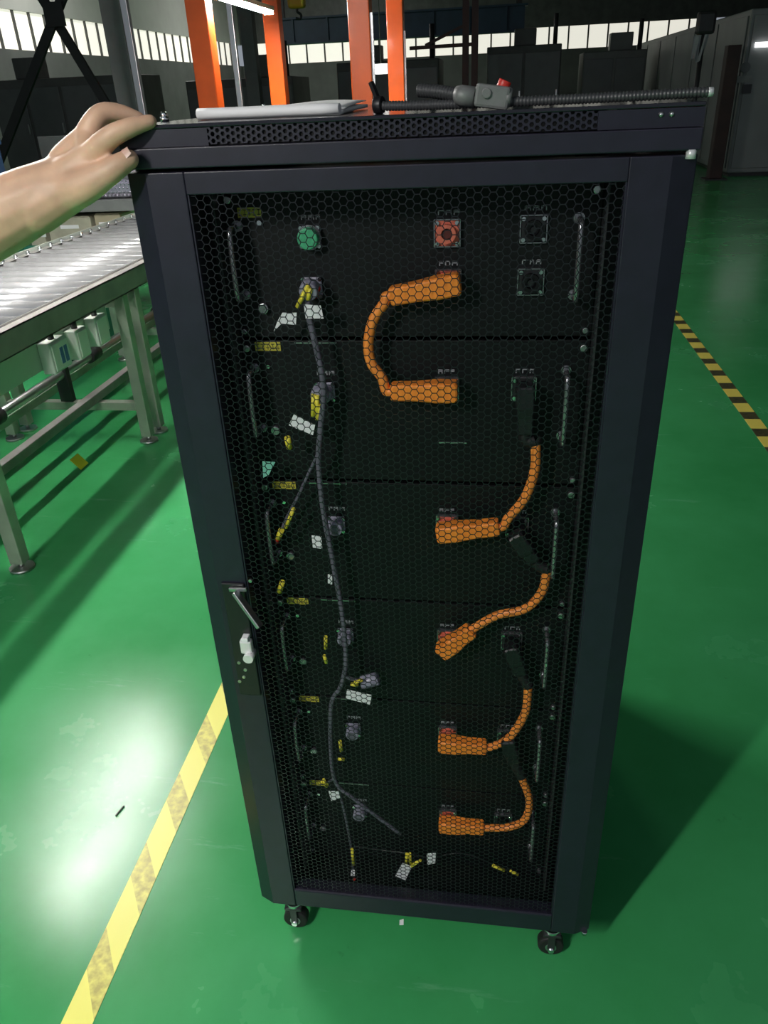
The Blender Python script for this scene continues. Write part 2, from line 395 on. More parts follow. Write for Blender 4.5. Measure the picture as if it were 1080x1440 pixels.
part('hinge', MB().cyl((0.592, 0.0, Z-0.004), (0.592, 0.0, Z+0.004), 0.005, 12), CHROME, door)
# casters
def caster(x, y):
    rw = 0.0235
    c = part('caster', MB().cyl((x, y-0.011, rw), (x, y+0.011, rw), rw, 24), RUBBER, cab, bevel=0.004)
    part('hub', MB().cyl((x, y-0.0125, rw), (x, y+0.0125, rw), 0.010, 16), STEEL, c)
    f = MB()
    for s in (-1, 1): f.box(x-0.0065, x+0.0065, y+s*0.0135, y+s*0.0160, 0.018, 0.062)
    part('fork', f.box(x-0.016, x+0.016, y-0.0165, y+0.0165, 0.060, 0.066), mat('fork_dark', (0.06, 0.06, 0.065), 0.35, 0.6), c, bevel=0.001)
    part('swivel_plate', MB().cyl((x, y, 0.066), (x, y, 0.074), 0.017, 18), CHROME, c, bevel=0.001)
    part('stem', MB().cyl((x, y, 0.074), (x, y, 0.0895), 0.007, 12), CHROME, c)
    part('axle_nut', MB().cyl((x, y-0.0195, rw), (x, y+0.0195, rw), 0.0055, 6), CHROME, c)
for x, y in ((0.058, 0.018), (0.538, 0.018), (0.058, 0.72), (0.538, 0.72)): caster(x, y)

# ------------------------------------------------------------------ rack units
YF = 0.080
def screw4(parent, cx, cz, d, y):
    for sx in (-1, 1):
        for sz in (-1, 1):
            part('socket_screw', MB().cyl((cx+sx*d, y-0.0035, cz+sz*d), (cx+sx*d, y, cz+sz*d), 0.0024, 10), CHROME, parent)
def socket(u, cx, cz, kind):
    if kind == 'red': m1, m2 = PINK, RED
    else: m1, m2 = PLASTIC, BLACK_IN
    s_ = 0.0150
    so = part('socket', MB().box(cx-s_, cx+s_, YF-0.004, YF, cz-s_, cz+s_), m1 if kind == 'red' else mat('socket_black', (0.02,0.02,0.022), 0.3), u, bevel=0.002)
    rim = MB()
    for sx in (-1, 1): rim.box(cx+sx*s_-0.0007, cx+sx*s_+0.0007, YF-0.0055, YF, cz-s_, cz+s_)
    for sz in (-1, 1): rim.box(cx-s_, cx+s_, YF-0.0055, YF, cz+sz*s_-0.0007, cz+sz*s_+0.0007)
    part('rim', rim, DCHROME, so)
    n = 20; ri, ro = 0.0065, 0.0105
    vs = []; 
    for y in (YF-0.013, YF-0.004):
        for r in (ri, ro):
            for k in range(n): vs.append((cx+r*math.cos(2*math.pi*k/n), y, cz+r*math.sin(2*math.pi*k/n)))
    fs = []
    for k in range(n):
        k2 = (k+1) % n
        fs += [(k, k2, n+k2, n+k), (n+k, n+k2, 3*n+k2, 3*n+k), (k2, k, 2*n+k, 2*n+k2)]
    part('socket_ring', MB().add(vs, fs, False), m2 if kind != 'red' else PINK, so, fixn=True)
    part('socket_core', MB().cyl((cx, YF-0.010, cz), (cx, YF-0.004, cz), 0.0055 if kind == 'red' else 0.0035, 12), mat('socket_maroon', (0.10, 0.012, 0.010), 0.5) if kind == 'red' else PLASTIC, so)
    screw4(so, cx, cz, 0.0115, YF-0.004)
    return so
def print_marks(u, cx, cz, seed):
    rnd = random.Random(seed); m = MB(); x = cx-0.011
    for k in range(3):
        w = rnd.uniform(0.005, 0.0075); h = 0.0055
        m.box(x, x+w, YF-0.0006, YF, cz+h-0.0012, cz+h); m.box(x, x+0.0013, YF-0.0006, YF, cz, cz+h)
        if rnd.random() < 0.6: m.box(x+w-0.0013, x+w, YF-0.0006, YF, cz, cz+h)
        if rnd.random() < 0.7: m.box(x, x+w, YF-0.0006, YF, cz+h*0.45, cz+h*0.45+0.0012)
        x += w + 0.0018
    part('printed_mark', m, GREY_TXT, u)
def handle(u, x, z0, z1):
    p = smooth_path([(x, YF, z0), (x, YF-0.022, z0), (x, YF-0.033, z0+0.008), (x, YF-0.033, z1-0.008), (x, YF-0.022, z1), (x, YF, z1)], 6)
    h = part('handle', MB().rings(p, [0.0036]*len(p), 10), DCHROME, u)
    for z in (z0, z1): part('handle_foot', MB().cyl((x, YF-0.003, z), (x, YF, z), 0.0065, 14), DCHROME, h)
def comm(u, cx, cz, cap):
    c = part('round_socket', MB().box(cx-0.0125, cx+0.0125, YF-0.003, YF, cz-0.0125, cz+0.0125), VIOLET, u, bevel=0.002)
    if cap:
        part('dust_cap', MB().cyl((cx, YF-0.020, cz), (cx, YF-0.003, cz), 0.0125, 20), cap, c, bevel=0.0015)
        part('cap_rim', MB().cyl((cx, YF-0.0085, cz), (cx, YF-0.0045, cz), 0.0145, 20), DCHROME, c)
    else:
        part('collar', MB().cyl((cx, YF-0.018, cz), (cx, YF-0.003, cz), 0.0110, 20), VIOLET, c, bevel=0.0015)
        part('pin_face', MB().cyl((cx, YF-0.0190, cz), (cx, YF-0.0175, cz), 0.0080, 16), HARNESS, c)
    screw4(c, cx, cz, 0.0105, YF-0.003)
def yellow_label(u, x0, x1, z0, z1):
    l = part('yellow_label', MB().box(x0, x1, YF-0.0008, YF, z0, z1), mat('label_yellow', (0.50, 0.43, 0.05), 0.5), u)
    m = MB(); n = 5; w = (x1-x0)/n; h = z1-z0
    for k in range(n):
        xa = x0+w*k+w*0.15
        m.box(xa, xa+w*0.7, YF-0.0011, YF-0.0008, z0+h*0.72, z0+h*0.82); m.box(xa+w*0.3, xa+w*0.42, YF-0.0011, YF-0.0008, z0+h*0.15, z0+h*0.82)
        m.box(xa, xa+w*0.7, YF-0.0011, YF-0.0008, z0+h*(0.2+0.06*(k % 3)), z0+h*(0.3+0.06*(k % 3)))
    part('label_print', m, mat('label_ink', (0.08, 0.07, 0.02), 0.5), l)
def unit_shell(name, zt, zb, label, cat):
    u = root(name, (0.3, YF+0.3, zb), label, cat)
    part('front_panel', MB().box(0.0785, 0.5215, YF, YF+0.004, zb+0.0015, zt-0.0015), BLACK_IN, u, bevel=0.001)
    part('case', MB().box(0.082, 0.518, YF+0.004, YF+0.62, zb+0.003, zt-0.003), BLACK_IN, u)
    for x in (0.0865, 0.5135):
        part('mounting_screw', MB().cyl((x, YF-0.007, zt-0.010), (x, YF, zt-0.010), 0.0048, 14), STEEL, u, bevel=0.001)
        part('mounting_screw', MB().cyl((x, YF-0.007, zb+0.010), (x, YF, zb+0.010), 0.0038, 14), DCHROME, u, bevel=0.001)
    return u

# top control unit
zt, zb = Z+1.224, Z+1.046
cu = unit_shell('control_unit', zt, zb, 'black control unit with green cap at the top of the rack', 'rack unit')
yellow_label(cu, 0.096, 0.125, Z+1.193, Z+1.2045)
socket(cu, 0.347, Z+1.171, 'red'); socket(cu, 0.348, Z+1.1145, 'red'); socket(cu, 0.446, Z+1.1735, 'black'); socket(cu, 0.4455, Z+1.114, 'black')
for i, (x, z) in enumerate(((0.347, 1.1905), (0.348, 1.1335), (0.446, 1.193), (0.4455, 1.1335), (0.184, 1.189))): print_marks(cu, x, Z+z, i+20)
comm(cu, 0.183, Z+1.170, GREEN_CAP); comm(cu, 0.180, Z+1.110, None)
handle(cu, 0.0935, Z+1.102, Z+1.184); handle(cu, 0.4965, Z+1.098, Z+1.184)
part('push_button', MB().cyl((0.115, YF-0.006, Z+1.085), (0.115, YF, Z+1.085), 0.007, 18), DCHROME, cu, bevel=0.001)
part('indicator', MB().cyl((0.122, YF-0.004, Z+1.187), (0.122, YF, Z+1.187), 0.003, 12), CHROME, cu)

TOPS = [1.044, 0.842, 0.641, 0.441, 0.241]
zt, zb = Z+TOPS[0], Z+TOPS[0]-0.2
bm0 = unit_shell('battery_module', zt, zb, 'x', 'battery module')
yellow_label(bm0, 0.097, 0.131, zt-0.0145, zt-0.003)
socket(bm0, 0.346, zt-0.064, 'red'); socket(bm0, 0.4435, zt-0.063, 'black')
print_marks(bm0, 0.346, zt-0.0445, 3); print_marks(bm0, 0.4435, zt-0.0435, 5); print_marks(bm0, 0.187, zt-0.047, 8)
comm(bm0, 0.186, zt-0.069, None)
handle(bm0, 0.0935, zt-0.122, zt-0.037); handle(bm0, 0.4945, zt-0.127, zt-0.039)
part('push_button', MB().cyl((0.112, YF-0.006, zt-0.125), (0.112, YF, zt-0.125), 0.0065, 18), DCHROME, bm0, bevel=0.001)
part('indicator', MB().cyl((0.112, YF-0.004, zt-0.035), (0.112, YF, zt-0.035), 0.0025, 12), CHROME, bm0)
part('panel_slot', MB().box(0.150, 0.205, YF-0.0008, YF, zt-0.005, zt-0.0035), STEEL, bm0)
MODL = ['uppermost battery module, joined by the U-shaped orange cable to the control unit',
        'second battery module from the top of the five',
        'middle battery module of five, level with the door lock',
        'second battery module from the bottom of the rack',
        'lowest battery module with an unused black socket at the rack bottom']
MODS = [bm0] + [copy_tree(bm0) for _ in range(4)]
for i, m_ in enumerate(MODS):
    m_['label'] = MODL[i]; m_['group'] = 'battery modules in the rack'
    m_.location.z = Z+TOPS[i]-0.2

part('panel_latch', MB().box(0.335, 0.372, YF-0.002, YF, Z+TOPS[0]-0.141, Z+TOPS[0]-0.139), DCHROME, bm0)
# ------------------------------------------------------------------ orange link cables
YC = 0.050
def plug(r, name, c_sock, direction, m, length=0.075, w=0.0125, lift=0.0):
    """right-angle plug: stub into the socket and a tapered body running along direction"""
    c = Vector(c_sock); d = Vector(direction).normalized()
    a = Vector((c.x, YC, c.z + lift)); u = Vector((0,-1,0)).cross(d).normalized()
    secs = [(-0.014, 0.80), (-0.011, 1.0), (0.014, 1.04), (0.020, 0.98), (length*0.55, 0.88), (length-0.003, 0.86), (length, 0.76)]
    vs = []; n = 4
    prof = [(-1, -0.8), (-0.8, -1), (0.8, -1), (1, -0.8), (1, 0.8), (0.8, 1), (-0.8, 1), (-1, 0.8)]
    for t, s_ in secs:
        for pu, pv in prof: vs.append(a + d*t + u*(pu*w*s_) + Vector((0,1,0))*(pv*w*0.92*s_))
    k = 8; fs = [(i*k+j, i*k+(j+1) % k, (i+1)*k+(j+1) % k, (i+1)*k+j) for i in range(len(secs)-1) for j in range(k)]
    fs += [tuple(range(k))[::-1], tuple((len(secs)-1)*k+j for j in range(k))]
    o = part(name, MB().add(vs, fs), m, r, bevel=0.0008, fixn=True)
    part('plug_stub', MB().cyl((c.x, YC+0.004, c.z), (c.x, YF-0.0135, c.z), 0.0105, 18), m, o)
    return o, a + d*length
def latch(o, c, d):
    c = Vector(c); part('latch', MB().box(c.x-0.010, c.x+0.010, YC+0.008, YC+0.018, c.z+0.012, c.z+0.0165), mat('latch_red', (0.55, 0.07, 0.045), 0.45), o, bevel=0.0015, label='small red latch')
def link(label, sockA, dirA, mids, sockB=None, dirB=None, lenB=0.05, r=0.0064, lenA=0.072, boot=None, lift=0.009):
    base = at(*sockA, Y=YF)
    R_ = root('link_cable', (base.x, YF, base.z), label, 'cable', 'orange link cables on the modules')
    pa, ea = plug(R_, 'orange_plug', base, dirA, ORANGE_P, lenA, lift=lift)
    latch(pa, base, dirA)
    dA = Vector(dirA).normalized()
    pts = [ea - dA*0.006, ea + dA*0.006] + [at(*m_[:2], Y=(m_[2] if len(m_) > 2 else YC)) for m_ in mids]
    if sockB:
        bB = at(*sockB, Y=YF); dB = Vector(dirB).normalized()
        if boot is None:
            pb, eb = plug(R_, 'orange_plug', bB, dirB, ORANGE_P, lenA, lift=0.008); latch(pb, bB, dirB)
            pts += [eb + dB*0.006, eb - dB*0.006]
        else:
            pb, eb = plug(R_, 'black_plug', bB, dirB, PLASTIC, lenB, 0.0115)
            end = pts[-1]
            bp = smooth_path([eb - dB*0.006, eb + dB*0.008, (eb + end)/2 + dB*0.006, end, end + (end - pts[-2])*0.02], 6)
            part('black_sleeve', MB().rings(bp, [0.0078]*len(bp), 12), RUBBER, R_)
    sp = smooth_path(pts, 10)
    part('cable', MB().rings(sp, [r]*len(sp), 14), ORANGE_C, R_)
    return R_
def dpx(a, b):
    d = at(*b, Y=YC) - at(*a, Y=YC); d.y = 0; return d
link('U-shaped orange cable looping left between control unit and uppermost module', (633, 398), dpx((640,398),(565,412)),
     [(541, 425), (525, 450), (518, 482), (522, 510), (537, 531)], (630, 547), dpx((640,549),(562,549)), lenA=0.070, lift=0.004)
link('topmost right-hand orange cable, hanging in a long open curve', (630, 741), dpx((625,745),(690,738)),
     [(715, 728), (738, 700), (752, 660), (753, 620)], (738, 545), (0.04, 0, -1), boot=True)
link('S-shaped orange cable with an upward tilted plug', (630, 900), dpx((628,905),(668,876)),
     [(700, 865), (738, 856), (762, 832), (769, 800)], (730, 745), (0.55, 0, -0.8), boot=True, lenA=0.052, lenB=0.038)
link('second lowest orange cable, rising in a quarter curve', (630, 1033), dpx((628,1044),(685,1048)),
     [(716, 1037), (738, 1003), (743, 964)], (721, 900), (0.35, 0, -1), boot=True, lenA=0.064, lenB=0.04)
link('lowest orange cable, bent in an L above the cabinet bottom', (630, 1145), dpx((625,1156),(680,1160)),
     [(715, 1163), (738, 1152), (744, 1124), (733, 1092)], (716, 1028), (0.25, 0, -1), boot=True, lenA=0.064, lenB=0.036)

# ------------------------------------------------------------------ signal harness with its tags
hb = at(465, 990, Y=0.045)
HR = root('signal_harness', (hb.x, 0.045, Z+0.05), 'thin grey signal cable running down the module fronts with tags', 'cable')
hp = [(434,425,.055),(433,440,.048),(445,490,.045),(455,545,.043),(451,600,.043),(448,650,.045),(455,720,.045),(470,800,.045),(482,870,.045),(486,930,.045),(479,965,.045),(466,990,.045),(465,1050,.045),(472,1100,.045),(500,1125,.047),(563,1173,.05)]
sp = smooth_path([at(a_, b_, Y=c_) for a_, b_, c_ in hp], 8)
part('cable', MB().rings(sp, [0.0042-0.0010*i/len(sp) for i in range(len(sp))], 12), HARNESS, HR)
def branch(pts, r=0.0022, m=HARNESS):
    q = smooth_path([at(a_, b_, Y=c_) for a_, b_, c_ in pts], 6); part('branch_wire', MB().rings(q, [r]*len(q), 8), m, HR)
branch([(446,640,.046),(432,670,.05),(418,700,.055),(400,735,.06),(392,760,.062)])
branch([(484,950,.046),(495,955,.05),(510,957,.055),(522,955,.06)], 0.003)
branch([(470,1095,.046),(460,1100,.05),(450,1102,.058)])
branch([(475,1105,.048),(486,1150,.055),(494,1195,.06),(497,1230,.06)])
branch([(497,1190,.06),(540,1196,.06),(575,1200,.055),(605,1206,.055),(650,1200,.06),(700,1218,.06),(730,1228,.06)], 0.0012, PLASTIC)
def tagq(name, quad, Y, m, th=0.0012, label=None):
    """thin cable tag: four photo corners on the plane Y"""
    q = [at(a_, b_, Y=Y) for a_, b_ in quad]; n = len(q)
    vs = [tuple(p) for p in q] + [(p.x, p.y+th, p.z) for p in q]
    fs = [tuple(range(n)), tuple(n+i for i in reversed(range(n)))] + [(i, n+i, n+(i+1) % n, (i+1) % n) for i in range(n)]
    return part(name, MB().add(vs, fs), m, HR, fixn=True, label=label)
W_, Y_ = LABEL_W, YEL_SLEEVE
for quad in ([(397,440),(417,440),(416,457),(396,455),(385,466),(390,452)], [(427,428),(451,430),(455,448),(430,448)], [(413,583),(443,598),(440,612),(406,598)],
             [(438,753),(452,755),(453,772),(440,770)], [(461,808),(467,809),(467,822),(461,821)], [(488,970),(523,978),(520,991),(486,982)],
             [(462,1113),(476,1113),(478,1122),(466,1127)], [(566,1214),(579,1219),(570,1238),(556,1232)], [(600,1201),(613,1200),(612,1214),(601,1216)], [(494,1224),(499,1224),(499,1232),(493,1232)]):
    tagq('cable_tag', quad, 0.040, W_, label='white cable tag')
tagq('cable_tag', [(369,649),(387,650),(378,668),(370,672)], 0.045, TEAL, label='teal cable tag')
def sleeve(a_, b_, r=0.0028, m=YEL_SLEEVE, Y=0.042):
    p, q = at(*a_, Y=Y), at(*b_, Y=Y+0.004)
    part('wire_sleeve', MB().cyl(p, q, r, 10), m, HR, label='yellow wire sleeve' if m is YEL_SLEEVE else 'red wire sleeve')
for a_, b_ in (((434,400),(418,432)), ((430,408),(424,418)), ((437,405),(433,422)), ((441,554),(440,586)), ((446,556),(446,588)), ((453,568),(446,590)),
               ((413,715),(402,742)), ((458,895),(458,912)), ((456,922),(459,932)), ((498,960),(510,956)), ((494,962),(503,964)), ((478,1042),(480,1056)), ((476,1067),(484,1068)),
               ((455,1096),(459,1106)), ((449,1100),(455,1100)), ((495,1194),(497,1216)), ((572,1200),(571,1214)), ((576,1200),(577,1214)), ((578,1218),(592,1209)), ((693,1217),(709,1224)), ((718,1225),(728,1230))): sleeve(a_, b_)
for a_, b_ in (((404,615),(407,630)), ((396,745),(391,757)), ((397,818),(393,832))): sleeve(a_, b_, 0.0042)
for a_, b_ in (((444,404),(441,416)), ((450,556),(452,570)), ((390,757),(389,763)), ((498,1236),(499,1244))): sleeve(a_, b_, 0.006 if a_[1] < 600 else 0.003, RED, 0.055)
c = at(520, 957, Y=0.06)
part('loose_plug', MB().cyl((c.x-0.014, 0.058, c.z-0.004), (c.x+0.014, 0.062, c.z+0.004), 0.011, 16), VIOLET, HR, bevel=0.002)
for px_, py_ in ((437, 402), (452, 548)):
    c = at(px_, py_, Y=0.062)
    part('signal_plug', MB().cyl((c.x, 0.044, c.z-0.004), (c.x, 0.0605, c.z), 0.0115, 16), VIOLET, HR, bevel=0.002)

# ------------------------------------------------------------------ things on the cabinet top
ZT = Z + 1.298
def conduit(r, pts, rad, n=14, pitch=0.0035, m=CONDUIT, name='conduit'):
    p = smooth_path(pts, 4)
    # resample
    out = [p[0]]; d = 0
    step = pitch/4; acc = 0
    for a_, b_ in zip(p, p[1:]):
        L_ = (b_-a_).length; t = step-acc
        while t <= L_: out.append(a_.lerp(b_, t/L_)); t += step
        acc = (L_ - (t-step))
    rads = [rad*(1+(0.10 if (i % 4) < 2 else -0.07)) for i in range(len(out))]
    return part(name, MB().rings(out, rads, n), m, r)
lc0 = at(533, 147, Y=0.030); 
LC = root('corrugated_conduit', (0.45, 0.02, ZT), 'long black corrugated conduit lying along the front of the cabinet top', 'conduit')
conduit(LC, [(0.275, 0.050, ZT+0.0075), (0.33, 0.034, ZT+0.0065), (0.40, 0.020, ZT+0.0065), (0.5, 0.012, ZT+0.0065), (0.602, 0.008, ZT+0.0075)], 0.0045)
part('end_fitting', MB().cyl((0.600, 0.008, ZT+0.0075), (0.606, 0.008, ZT+0.0075), 0.0042, 14), BRIGHTZ, LC, label='bright metal end fitting')
part('clamp', MB().cyl((0.272, 0.051, ZT+0.0085), (0.281, 0.048, ZT+0.0085), 0.0085, 12), PLASTIC, LC, bevel=0.001)
part('clamp_tail', MB().bar((0.276, 0.051, ZT+0.012), (0.268, 0.056, ZT+0.030), 0.005, 0.004), PLASTIC, LC)
PC = root('conduit_plug', at(680, 150, Y=0.012), 'grey conduit plug with a red cap lying on the cabinet top', 'connector')
ya = 0.016
def tp(px_, py_, y_=ya): return at(px_, py_, Y=y_)
conduit(PC, [tp(590,127,.05), tp(615,129,.040), tp(648,134,.026), tp(660,136,.020)], 0.0062, name='corrugated_tail')
part('plug_neck', MB().rings([tp(643,134,.022), tp(648,134,.020), tp(668,137,.018)], [0.0085, 0.0095, 0.0098], 14), GREY_PLUG, PC)
A_, B_ = tp(668,133), tp(716,139)
part('plug_body', MB().bar(A_, B_, 0.020, 0.021, (0,0,1)), GREY_PLUG, PC, bevel=0.003)
part('plug_button', MB().cyl(tp(684,131,ya-0.013), tp(684,131,ya-0.009), 0.0048, 16), GREY_PLUG, PC, bevel=0.0008)
part('plug_nose', MB().rings([tp(712,137), tp(719,138)], [0.0105, 0.0085], 14), GREY_PLUG, PC)
part('red_cap', MB().cyl(tp(706,125), tp(711,113), 0.0065, 14), RED, PC, bevel=0.001)
# folded papers
PA = root('paper_stack', at(450, 152, Z=ZT), 'white folded papers lying on the cabinet top', 'papers')
def sheet(cs, th, curl, name):
    nx, ny = 10, 8; vs = []; fs = []
    for lay in (0, 1):
        for j in range(ny+1):
            for i in range(nx+1):
                u, v = i/nx, j/ny
                p = (cs[0]*(1-u)+cs[1]*u)*(1-v)+(cs[3]*(1-u)+cs[2]*u)*v
                vs.append((p.x, p.y, p.z + curl*math.sin(u*math.pi*0.8)*v*(1-0.5*v) + lay*th))
    K = (nx+1)*(ny+1); q = lambda i, j, l: l*K+j*(nx+1)+i
    for j in range(ny):
        for i in range(nx):
            fs.append((q(i,j,1), q(i+1,j,1), q(i+1,j+1,1), q(i,j+1,1))); fs.append((q(i,j,0), q(i,j+1,0), q(i+1,j+1,0), q(i+1,j,0)))
    for i in range(nx): fs += [(q(i,0,0), q(i+1,0,0), q(i+1,0,1), q(i,0,1)), (q(i+1,ny,0), q(i,ny,0), q(i,ny,1), q(i+1,ny,1))]
    for j in range(ny): fs += [(q(0,j+1,0), q(0,j,0), q(0,j,1), q(0,j+1,1)), (q(nx,j,0), q(nx,j+1,0), q(nx,j+1,1), q(nx,j,1))]
    return part(name, MB().add(vs, fs, True), PAPER, PA)
V3 = Vector
z0 = ZT+0.0005
a1, a2 = at(384, 157, Z=z0), at(524, 153, Z=z0)
sheet([V3((a1.x, 0.11, z0)), V3((a2.x+0.0, 0.075, z0)), V3((a2.x-0.01, 0.34, z0)), V3((a1.x+0.0, 0.38, z0))], 0.004, 0.006, 'paper_fold')
sheet([V3((a1.x+0.01, 0.13, z0+0.005)), V3((a2.x, 0.10, z0+0.005)), V3((a2.x-0.015, 0.36, z0+0.006)), V3((a1.x+0.02, 0.38, z0+0.006))], 0.0008, 0.012, 'paper_sheet')
fr = [V3((a1.x+(a2.x-a1.x)*k/8, 0.11-0.035*k/8, z0+0.0062)) for k in range(9)]
part('paper_roll', MB().rings(fr, [0.0060]+[0.0058]*7+[0.0052], 12), PAPER, PA)

# ------------------------------------------------------------------ roller conveyor
CX0, CX1, CZ = -1.93, -1.18, 0.775
CY0, CY1 = 0.30, 5.60
cv = root('roller_conveyor', ((CX0+CX1)/2, (CY0+CY1)/2, 0), 'steel roller conveyor on pale green legs left of the cabinet', 'conveyor')
rail = MB().box(CX1-0.045, CX1-0.041, CY0, CY1, CZ-0.085, CZ).box(CX1-0.045, CX1, CY0, CY1, CZ-0.004, CZ).box(CX1-0.045, CX1, CY0, CY1, CZ-0.085, CZ-0.081).box(CX1-0.004, CX1, CY0, CY1, CZ-0.085, CZ)
part('side_rail', rail, RAIL, cv)
part('rail_lip', MB().box(CX1-0.048, CX1-0.043, CY0, CY1, CZ, CZ+0.006), STEEL, cv)
rail = MB().box(CX0, CX0+0.004, CY0, CY1, CZ-0.085, CZ).box(CX0, CX0+0.045, CY0, CY1, CZ-0.004, CZ).box(CX0+0.041, CX0+0.045, CY0, CY1, CZ-0.085, CZ)
part('side_rail', rail, RAIL, cv)
part('rail_lip', MB().box(CX0-0.003, CX0+0.002, CY0, CY1, CZ, CZ+0.016), TROUGH, cv)
r0 = None; y = CY0+0.06; k = 0; P = 0.1105
while y < CY1-0.03:
    if r0 is None:
        y0r = y
        r0 = part('roller', MB().cyl((CX0+0.048, y, CZ-0.022), (CX1-0.048, y, CZ-0.022), 0.0285, 20), ZINC, cv)
        p0 = part('axle_bolt', MB().cyl((CX0+0.036, y, CZ), (CX0+0.036, y, CZ+0.006), 0.013, 6).sphere((CX0+0.036, y, CZ+0.010), 0.0105, 10, 6), CHROME, cv)
        n0 = part('axle_nut', MB().cyl((CX1-0.001, y, CZ-0.030), (CX1+0.006, y, CZ-0.030), 0.007, 6), DARKSTEEL, cv)
    else:
        clone(r0, cv, (0, y-y0r, 0)); clone(p0, cv, (0, y-y0r, 0))
    y += P
# legs and frame
LEGY = [0.42, 1.19, 2.30, 2.42, 3.55, 4.7]
for ly in LEGY:
    for lx, nm in ((CX1-0.030, 1), (CX0+0.030, 0)):
        lg = part('leg', MB().box(lx-0.024, lx+0.024, ly-0.024, ly+0.024, 0.03, CZ-0.086), LEG, cv, bevel=0.003)
        part('levelling_foot', MB().cyl((lx, ly, 0), (lx, ly, 0.010), 0.042, 20).cyl((lx, ly, 0.01), (lx, ly, 0.032), 0.010, 10), STEEL, lg)
for ly in (0.42, 1.19, 2.30, 3.55, 4.7):
    part('cross_beam', MB().box(CX0+0.054, CX1-0.054, ly-0.020, ly+0.020, 0.16, 0.20), LEG, cv, bevel=0.003)
    part('cross_beam', MB().box(CX0+0.054, CX1-0.054, ly-0.018, ly+0.018, CZ-0.14, CZ-0.10), LEG, cv, bevel=0.003)
part('lower_beam', MB().box(-1.72, -1.68, 0.44, 4.68, 0.202, 0.242), LEG, cv, bevel=0.003)
part('lower_beam', MB().box(-1.45, -1.41, 0.44, 4.68, 0.202, 0.242), RAIL, cv, bevel=0.003)
part('drive_shaft', MB().cyl((-1.57, 0.44, 0.33), (-1.57, 4.68, 0.33), 0.021, 18), STEEL, cv)
for ly in (0.9, 1.75, 2.6, 3.45): part('shaft_coupling', MB().cyl((-1.57, ly-0.045, 0.33), (-1.57, ly+0.045, 0.33), 0.034, 18), DARKSTEEL, cv)
for ly in (1.19, 2.30, 3.55): part('shaft_bracket', MB().box(-1.60, -1.54, ly-0.015, ly+0.015, 0.20, 0.36), DARKSTEEL, cv)
part('cable_trough', MB().box(-1.345, -1.255, 0.45, 2.24, 0.555, 0.560).box(-1.259, -1.255, 0.45, 2.24, 0.560, 0.675).box(-1.345, -1.341, 0.45, 2.24, 0.560, 0.675), TROUGH, cv)
# boxes under the rail
def outlet(pxa, pxb, label, blue):
    a_, b_ = at(*pxa, X=-1.20), at(*pxb, X=-1.20)
    y0_, y1_ = sorted((a_.y, b_.y)); z1_, z0_ = max(a_.z, b_.z), min(a_.z, b_.z)
    o = root('outlet_box', (-1.225, (y0_+y1_)/2, z0_), label, 'box')
    part('housing', MB().box(-1.254, -1.205, y0_, y1_, z0_, z1_), WHITE_BOX, o, bevel=0.004)
    part('lid', MB().box(-1.205, -1.200, y0_+0.008, y1_-0.008, z0_+0.008, z1_-0.008), WHITE_BOX, o, bevel=0.002)
    if blue:
        for k in (0.42, 0.66):
            part('blue_sticker', MB().box(-1.200, -1.1990, y0_+(y1_-y0_)*k, y0_+(y1_-y0_)*(k+0.18), z0_+0.025, z1_-0.03), BLUE_LBL, o)
    part('cable_gland', MB().cyl((-1.23, (y0_+y1_)/2, z1_), (-1.23, (y0_+y1_)/2, z1_+0.03), 0.012, 12), PLASTIC, o)
outlet((70, 484), (104, 512), 'white outlet box with two blue stickers under the conveyor rail', True)
outlet((107, 466), (131, 497), 'plain white outlet box in the middle under the conveyor rail', False)
outlet((134, 448), (158, 478), 'white outlet box nearest the double leg under the conveyor', False)
yn = at(109, 649, X=-1.408)
nt_ = part('paper_card', MB().cbox((-1.400, yn.y, yn.z), (0.062, 0.07, 0.0012), Matrix.Rotation(0.85, 3, 'Y')), mat('yellow_note', (1.0, 0.88, 0.04), 0.5)); tag(nt_, 'small bright yellow card fixed to the lower conveyor beam', 'card')
sn = at(565, 1298, Z=0.0)
sc_ = part('paper_scrap', MB().add([(sn.x-0.004, sn.y-0.006, 0.002), (sn.x+0.004, sn.y-0.004, 0.0006), (sn.x+0.003, sn.y+0.007, 0.003), (sn.x-0.005, sn.y+0.005, 0.0006), (sn.x, sn.y, 0.0)], [(0,1,2,3), (1,0,4), (2,1,4), (3,2,4), (0,3,4)]), PAPER)
tag(sc_, 'tiny white scrap on the floor below the cabinet door', 'scrap')
sn = at(168, 1142, Z=0.0)
nl_ = part('loose_pin', MB().bar((sn.x-0.003, sn.y-0.012, 0.002), (sn.x+0.004, sn.y+0.016, 0.002), 0.003, 0.003), GRIME)
tag(nl_, 'small dark pin lying in the bright glare on the floor', 'pin')

# ------------------------------------------------------------------ lamps over the conveyor
def lamp(yc, label, group='tube lamps hung over the conveyor', x=-1.70, z=2.16, L_=1.25, zh=2.62, rz=0.0):
    r = root('batten_lamp', (x, yc, z), label, 'lamp', group); r.rotation_euler.z = rz
    h = MB().box(x-0.05, x+0.05, yc-L_/2, yc+L_/2, z+0.012, z+0.05)
    part('housing', h, HOUSING, r, bevel=0.004)
    part('diffuser', MB().box(x-0.030, x+0.030, yc-L_/2+0.02, yc+L_/2-0.02, z-0.012, z+0.011), TUBE, r)
    for s in (-1, 1):
        part('end_cap', MB().box(x-0.045, x+0.045, yc+s*L_/2-0.018*(s > 0), yc+s*L_/2+0.018*(s < 0), z-0.016, z+0.011), HOUSING, r)
        part('hanger', MB().cyl((x, yc+s*L_*0.35, z+0.05), (x, yc+s*L_*0.35, zh), 0.004, 8), STEEL, r)
lamp(6.95, 'bright white tube lamp between the orange posts', x=-1.85, z=2.118, L_=1.5, zh=7.0)
